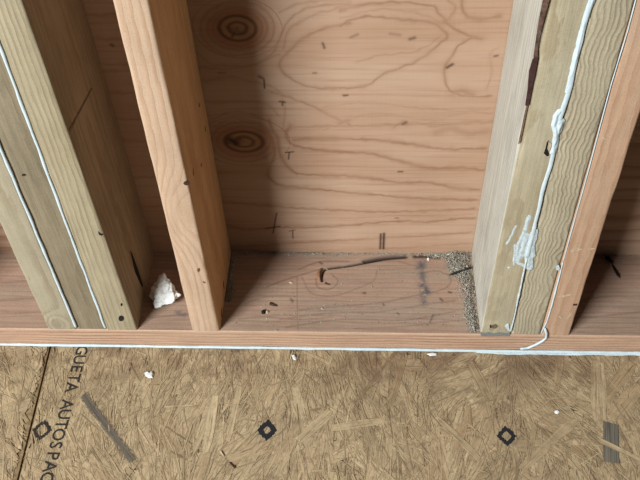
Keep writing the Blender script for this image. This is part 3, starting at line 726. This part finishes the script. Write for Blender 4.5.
mesh_obj('joist', [(-.47, Y0, -.10), (-.38, Y0, -.10), (-.38, Y1, -.10), (-.47, Y1, -.10), (-.47, Y0, -.0185), (-.38, Y0, -.0185), (-.38, Y1, -.0185), (-.47, Y1, -.0185)],
         [[3, 2, 1, 0], [4, 5, 6, 7], [0, 1, 5, 4], [1, 2, 6, 5], [2, 3, 7, 6], [3, 0, 4, 7]], M['gap'], floor)

rs = random.Random(12)
def strand(cx, cy, z, ang, l, wd, tone_, warm_, dz=(0, 0), square=False):
    """one irregular flake: outline, local coordinates, tone"""
    n = rs.choice((4, 5, 6)) if l > .03 else 3
    tp = (1, 1) if square else (rs.uniform(.6, 1), rs.uniform(.6, 1))
    wf = lambda k: (tp[0] if k == 0 else tp[1] if k == n else 1) * (rs.uniform(.96, 1.04) if square else rs.uniform(.78, 1.08))
    pts = []
    for k in range(n + 1):
        u = -l / 2 + l * k / n + (rs.uniform(-.2, .2) * l / n if 0 < k < n else 0)
        pts.append((u, -wd / 2 * wf(k)))
    for k in range(n, -1, -1):
        u = -l / 2 + l * k / n + (rs.uniform(-.2, .2) * l / n if 0 < k < n else max(-.3 * l / n, min(.3 * l / n, rs.uniform(-.5, .5) * wd)))
        pts.append((u, wd / 2 * wf(k)))
    ca, sa = math.cos(ang), math.sin(ang)
    V = [(cx + u * ca - v * sa, cy + u * sa + v * ca, z + u * dz[0] + v * dz[1]) for u, v in pts]
    m = len(pts)
    faces = [[k, k + 1, m - 2 - k, m - 1 - k] for k in range(m // 2 - 1)]
    return V, faces, [p[0] for p in pts], [p[1] for p in pts], tone_, warm_, rs.random(), [-1 if k < m // 2 else 1 for k in range(m)]

def pack(name, flakes, parent, mat=osb_mat):
    V = []; Fc = []; al = []; ac = []; to = []; wa = []; se = []; ri = []
    for fl in flakes:
        b = len(V); V += fl[0]; Fc += [[b + i for i in f] for f in fl[1]]
        al += fl[2]; ac += fl[3]; n = len(fl[0]); to += [fl[4]] * n; wa += [fl[5]] * n; se += [fl[6]] * n; ri += fl[7]
    o = mesh_obj(name, V, Fc, mat, parent)
    for k, arr in (('along', al), ('across', ac), ('tone', to), ('warm', wa), ('seed', se), ('rim', ri)): add_attr(o.data, k, arr)
    return o

LAY = .0014
def lay(n, x0, x1, y0, y1, lmin, lmax, wmin, wmax, z0, z1, side):
    out = []
    for i in range(n):
        x, y = rs.uniform(x0, x1), rs.uniform(y0, y1)
        flow = 82 + 75 * mnoise.noise(Vector((x * 8 + 3, y * 9, 2.5)))
        ang = math.radians(flow + rs.gauss(0, 17) if rs.random() < .82 else rs.uniform(0, 180))
        l = rs.uniform(lmin, lmax); wd = rs.uniform(wmin, wmax) * (1 if rs.random() < .6 else .5)
        # keep inside the panel and clear of the seam and the plate
        ext = abs(math.cos(ang)) * l / 2 + wd / 2; exy = abs(math.sin(ang)) * l / 2 + wd / 2
        lim = SEAM(y)
        if side > 0 and x - ext < lim + .0015: x = lim + .0015 + ext
        if side < 0 and x + ext > lim - .0015: x = lim - .0015 - ext
        if y + exy > .012: y = .012 - exy
        t = i / n
        out.append(strand(x, y, z0 + (z1 - z0) * t, ang, l, wd, (min(1, max(0, rs.gauss(.52, .10))) if wmax > .006 or rs.random() > .35 else rs.uniform(.15, .4)), max(0, rs.gauss(.10, .2)), (rs.uniform(-.006, .006), rs.uniform(-.01, .01))))
    return out
right = lay(5200, -.42, .75, -.62, .0, .035, .095, .008, .024, .0002, LAY * .8, 1)
left = lay(1600, -.85, -.43, -.62, .0, .035, .095, .008, .024, .0002, LAY * .8, -1)
# rough loose fibres and slivers pressed into the face
right += lay(4600, -.42, .5, -.30, .0, .010, .050, .0007, .0028, LAY * .75, LAY * 1.10, 1)
left += lay(800, -.6, -.43, -.30, .0, .010, .050, .0007, .0028, LAY * .75, LAY * 1.10, -1)
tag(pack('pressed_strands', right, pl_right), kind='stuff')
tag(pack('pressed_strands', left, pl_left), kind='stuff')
# strands one can pick apart on the face, one object each
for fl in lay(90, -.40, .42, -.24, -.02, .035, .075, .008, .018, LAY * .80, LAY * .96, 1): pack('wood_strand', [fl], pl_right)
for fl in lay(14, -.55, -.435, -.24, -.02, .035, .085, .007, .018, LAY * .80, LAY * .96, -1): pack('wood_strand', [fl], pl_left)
# the particular strands that stand out in the photograph: grain direction, ends in pixels, width in mm
NZ = [LAY * 1.02]
def named(pa, pb, wmm, tone_, warm_, mat=osb_mat, zz=None):
    if zz is None: NZ[0] += .00001; zz = NZ[0]
    a = at(*pa, 2, zz); b = at(*pb, 2, zz); d = b - a
    fl = strand((a[0] + b[0]) / 2, (a[1] + b[1]) / 2, zz, math.atan2(d[1], d[0]), np.hypot(d[0], d[1]), wmm * .001, tone_, warm_, square=mat is not osb_mat)
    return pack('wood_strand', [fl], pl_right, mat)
for a in [((404, 358), (389, 408), 11, .30, .35), ((397, 350), (356, 402), 5, .22, .35), ((332, 428), (384, 420), 11, .62, .1), ((632, 362), (602, 400), 18, .42, .5), ((640, 385), (612, 418), 22, .5, .45),
          ((598, 365), (600, 420), 22, .62, .1), ((561, 352), (556, 392), 10, .5, .5), ((575, 420), (520, 470), 12, .52, .1), ((82, 400), (112, 440), 5, .72, 0), ((536, 420), (528, 462), 7, .4, .1),
          ((215, 395), (205, 455), 13, .68, 0), ((240, 385), (228, 440), 8, .6, .1), ((440, 420), (480, 460), 10, .5, .1), ((300, 440), (330, 412), 14, .55, 0), ((470, 360), (490, 400), 14, .42, .2), ((600, 440), (640, 460), 8, .6, .1)]:
    named(*a)
tag(named((84, 396), (132, 460), 15, .1, 0, stain_mat, LAY * 1.12), 'grey stained strand')
tag(named((611, 422), (611.5, 463), 18.5, .1, 0, stripe_mat, LAY * 1.12), 'dark grey striped strand')

# ------------------------------------------------------------------ print on the panel
INKZ = LAY * 1.17
def ink_letters():
    cu = bpy.data.curves.new('letters', 'FONT')
    out = []
    pos = {'L': .049}
    seq = [('G', -.0090), ('U', -.0238), ('E', -.0384), ('T', -.0530), ('A', -.0676)] + [(ch, -.0935 - .01455 * k) for k, ch in enumerate('AUTOSPACE')]
    for ch, y in seq:
        c = bpy.data.curves.new('letter', 'FONT')
        c.body = ch; c.size = .0225; c.align_x = 'CENTER'; c.extrude = .00003; c.offset = .0002; c.resolution_u = 3
        tmp = bpy.data.objects.new('tmp', c); COL.objects.link(tmp)
        bpy.context.view_layer.update()
        me = bpy.data.meshes.new_from_object(tmp.evaluated_get(bpy.context.evaluated_depsgraph_get()))
        bpy.data.objects.remove(tmp)
        o = bpy.data.objects.new('letter', me); COL.objects.link(o)
        me.materials.clear(); me.materials.append(M['ink'])
        o.parent = pl_right
        base = at(63, 405, 2, 0)[0]
        o.rotation_euler = (0, 0, -math.pi / 2)
        o.location = (-.3885, y, INKZ)
        o['label'] = 'black printed letter ' + ch
ink_letters()

def diamond(cx, cy, s, hole, mat, seed=0, notch=.0):
    """rhombic nailing mark: closed ring with a bare centre"""
    r = random.Random(seed)
    n = 48; V = []; Fc = []
    def rad(a):
        return s / (abs(math.cos(a)) ** 1.2 + abs(math.sin(a)) ** 1.2) ** .833 * (1 + notch * math.cos(12 * a))
    for k in range(n):
        a = 2 * math.pi * k / n
        ro = rad(a) * (1 + r.uniform(-.07, .07)); ri = rad(a) * hole * (1 + r.uniform(-.08, .08))
        for q in (ri, ro): V.append((cx + q * math.cos(a), cy + q * math.sin(a) * 1.12, INKZ))
        for q in (ri, ro): V.append((cx + q * math.cos(a), cy + q * math.sin(a) * 1.12, INKZ - .0002))
    for k in range(n):
        a, b = 4 * k, 4 * ((k + 1) % n)
        Fc += [[a, a + 1, b + 1, b], [a + 2, b + 2, b + 3, a + 3], [a + 1, a + 3, b + 3, b + 1], [a, b, b + 2, a + 2]]
    return mesh_obj('nailing_mark', V, Fc, mat, pl_right)
for (px, py, s, hole, mt, lb) in ((42, 430, .0125, .62, 'ink', 'small black outlined diamond print'), (267, 430, .0125, .40, 'ink_strong', 'bold black diamond print'), (506.5, 436, .0118, .52, 'ink_strong', 'black notched diamond print')):
    p = at(px, py, 2, INKZ)
    tag(diamond(p[0], p[1], s, hole, M[mt], int(px), .05), lb)

# ------------------------------------------------------------------ nails, sawdust, chips
def rod(name, a, b, r, mat, label, cat, head=0, parent=None, group=None):
    a, b = np.array(a, float), np.array(b, float)
    t = (b - a) / np.linalg.norm(b - a); ref = np.array([0, 0, 1.]) if abs(t[2]) < .9 else np.array([1., 0, 0])
    u = np.cross(t, ref); u /= np.linalg.norm(u); v = np.cross(t, u); L = np.linalg.norm(b - a)
    st = [(0, r), (L - r * 3, r), (L, r * .15)]
    if head: st = [(0, head), (r * .8, head), (r * .8, r)] + st[1:]
    n = 10; V = []; Fc = []
    for s, rr in st:
        V += [a + t * s + (u * math.cos(2 * math.pi * k / n) + v * math.sin(2 * math.pi * k / n)) * rr for k in range(n)]
    for i in range(len(st) - 1):
        Fc += [[i * n + k, i * n + (k + 1) % n, (i + 1) * n + (k + 1) % n, (i + 1) * n + k] for k in range(n)]
    Fc += [list(range(n))[::-1], [(len(st) - 1) * n + k for k in range(n)]]
    return tag(mesh_obj(name, V, Fc, mat, parent, smooth=False), label, cat, group)
na = at(472, 270.5, 2, PLATE_H); nb = at(448.5, 276, 2, PLATE_H)
rod('nail', (na[0] - .002, na[1], PLATE_H + .0062), (nb[0], nb[1], PLATE_H + .0016), .0016, M['steel'], 'dark nail lying in the sawdust beside the right triple stud', 'nail')
nc = at(608, 258, 1, DEPTH - .002); nd = at(620, 278, 2, PLATE_H + .002)
hangn = rod('nail', nc, nd, .0020, M['steel'], 'dark bent nail against the sheathing right of the pinkish stud', 'nail', head=.0042)
rod('stub', at(606, 257, 1, DEPTH - .004), at(614, 263, 2, PLATE_H + .006), .0022, M['steel'], None, None, parent=hangn)

def chip(name, px, mat, label, cat, h=.002, base=PLATE_H, seed=0, axis=2):
    """small lump with an irregular outline resting on a surface"""
    r = random.Random(seed)
    pts = [at(x, y, 2, base) for x, y in px]; n = len(pts); c = sum(pts) / n
    V = [p + np.array([0, 0, .0001]) for p in pts] + [c + (p - c) * .72 + np.array([0, 0, h * r.uniform(.55, 1.1)]) for p in pts] + [c + np.array([0, 0, h * 1.1])]
    Fc = [list(range(n))] + [[k, n + k, n + (k + 1) % n, (k + 1) % n] for k in range(n)] + [[n + k, 2 * n, n + (k + 1) % n] for k in range(n)]
    o = mesh_obj(name, V, Fc, mat)
    bm = bmesh.new(); bm.from_mesh(o.data); bmesh.ops.recalc_face_normals(bm, faces=bm.faces); bm.to_mesh(o.data); bm.free()
    return tag(o, label, cat)
k0 = lambda p: crop(0, 340, 3.43, p)
fz = LAY * 1.2
chip('sealant_crumb', k0([(495, 113), (505, 110), (512, 118), (522, 105), (528, 118), (524, 130), (510, 131), (500, 124)]), M['chip_white'], 'white crumb on the floor below the foam chunk', 'crumb', .003, fz, 1)
chip('paint_chip', crop(160, 340, 3.43, [(452, 52), (460, 50), (468, 62), (466, 70), (456, 66)]), M['chip_white'], 'tiny white chip on the floor close to the plate', 'chip', .0015, fz, 2)
chip('wood_sliver', crop(160, 340, 3.43, [(204, 380), (209, 378), (222, 398), (218, 402)]), M['splinter'], 'pale sliver on the floor left of the bold diamond print', 'sliver', .0015, fz, 3)
chip('dark_sliver', crop(160, 340, 3.43, [(236, 420), (241, 418), (260, 438), (256, 441)]), M['knotwood'], 'thin dark sliver on the floor left of the bold diamond print', 'sliver', .0012, fz, 4)
chip('sealant_flake', crop(320, 340, 3.43, [(366, 48), (385, 44), (402, 47), (400, 53), (378, 55)]), M['chip_white'], 'white flake just below the long floor sealant bead', 'flake', .0015, fz, 5)
chip('paint_speck', crop(480, 340, 3.43, [(256, 243), (266, 240), (274, 247), (266, 254), (256, 251)]), M['chip_white'], 'white speck on the floor between notched diamond and striped strand', 'speck', .0014, fz, 6)
q5 = lambda p: crop(220, 240, 5.333, p)
chip('wood_chip', q5([(262, 345), (268, 330), (282, 340), (300, 346), (308, 354), (290, 354), (272, 350)]), M['knotwood'], 'brown curled chip on the plate near the single stud', 'chip', .002, PLATE_H, 7)
chip('bark_crumb', q5([(220, 378), (236, 374), (244, 386), (238, 396), (222, 394)]), M['pit'], 'dark round crumb on the plate near the single stud', 'crumb', .003, PLATE_H, 8)
chip('pale_crumb', q5([(244, 380), (256, 378), (264, 386), (254, 394), (246, 390)]), M['splinter'], 'pale crumb touching the dark crumb on the plate', 'crumb', .002, PLATE_H, 9)
chip('pale_flake', q5([(365, 225), (378, 221), (392, 228), (380, 235)]), M['splinter'], 'pale flake on the plate at the edge of the shadow', 'flake', .0012, PLATE_H, 10)
chip('white_crumb', crop(420, 230, 8, [(56, 228), (66, 222), (76, 232), (70, 246), (58, 244)]), M['chip_white'], 'tiny white crumb at the back of the plate near the sawdust', 'crumb', .002, PLATE_H, 11)
chip('wood_curl', q5([(512, 190), (522, 160), (538, 150), (548, 152), (538, 172), (532, 215), (522, 210)]), M['orange_splinter'], 'orange curled splinter at the end of the plate crack', 'splinter', .0035, PLATE_H, 12)

T = NT('sawdust')
sdn = T.noise(T.coord(), 900.0, 2.0, .6)
saw_mat = T.finish(T.mix(T.smooth(sdn, .35, .65), srgb(214, 206, 188), srgb(112, 100, 86)), .9)
def sawdust(name, regions, n, label, seed):
    r = random.Random(seed); V = []; Fc = []
    while n:
        ax, ay, bx, by, sp, hmax = r.choice(regions)
        t = r.random()
        p = at(ax + (bx - ax) * t, ay + (by - ay) * t, 2, PLATE_H)
        x = p[0] + r.gauss(0, sp); y = p[1] + r.gauss(0, sp)
        if x > .1585 or y > DEPTH - .0005 or y < .002 or x < -.1845: continue
        fall = max(0, 1 - math.hypot(x - p[0], y - p[1]) / (sp * 2.2))
        z = PLATE_H + .0004 + hmax * fall * r.random()
        s = r.uniform(.0004, .0013) if r.random() < .85 else r.uniform(.0013, .0024)
        b = len(V)
        for k in range(4):
            V.append((min(.1588, x + r.uniform(-s, s)), min(DEPTH - .0002, y + r.uniform(-s, s)), max(PLATE_H + .0001, z + r.uniform(-s, s) * .8)))
        Fc += [[b, b + 1, b + 2], [b, b + 2, b + 3], [b, b + 3, b + 1], [b + 1, b + 3, b + 2]]
        n -= 1
    o = mesh_obj(name, V, Fc, saw_mat)
    return tag(o, label, 'sawdust', kind='stuff')
sawdust('sawdust_heap', [(450, 256, 468, 254, .007, .010), (462, 262, 470, 300, .006, .008), (468, 300, 474, 330, .0035, .005), (430, 253, 455, 254, .004, .003), (452, 262, 462, 275, .006, .005)], 7000,
        'grey sawdust heaped in the corner of the bay beside the right triple stud', 3)
sawdust('sawdust_line', [(235, 252.5, 440, 253.5, .0022, .0015), (231, 254, 228, 300, .003, .002)], 2200, 'thin line of sawdust along the back of the plate below the sheathing', 5)
sawdust('sawdust_specks', [(330, 275, 470, 300, .02, 0), (300, 310, 470, 320, .012, 0), (240, 310, 330, 300, .02, 0)], 260, 'scattered sawdust specks on the plate in the open bay', 7)
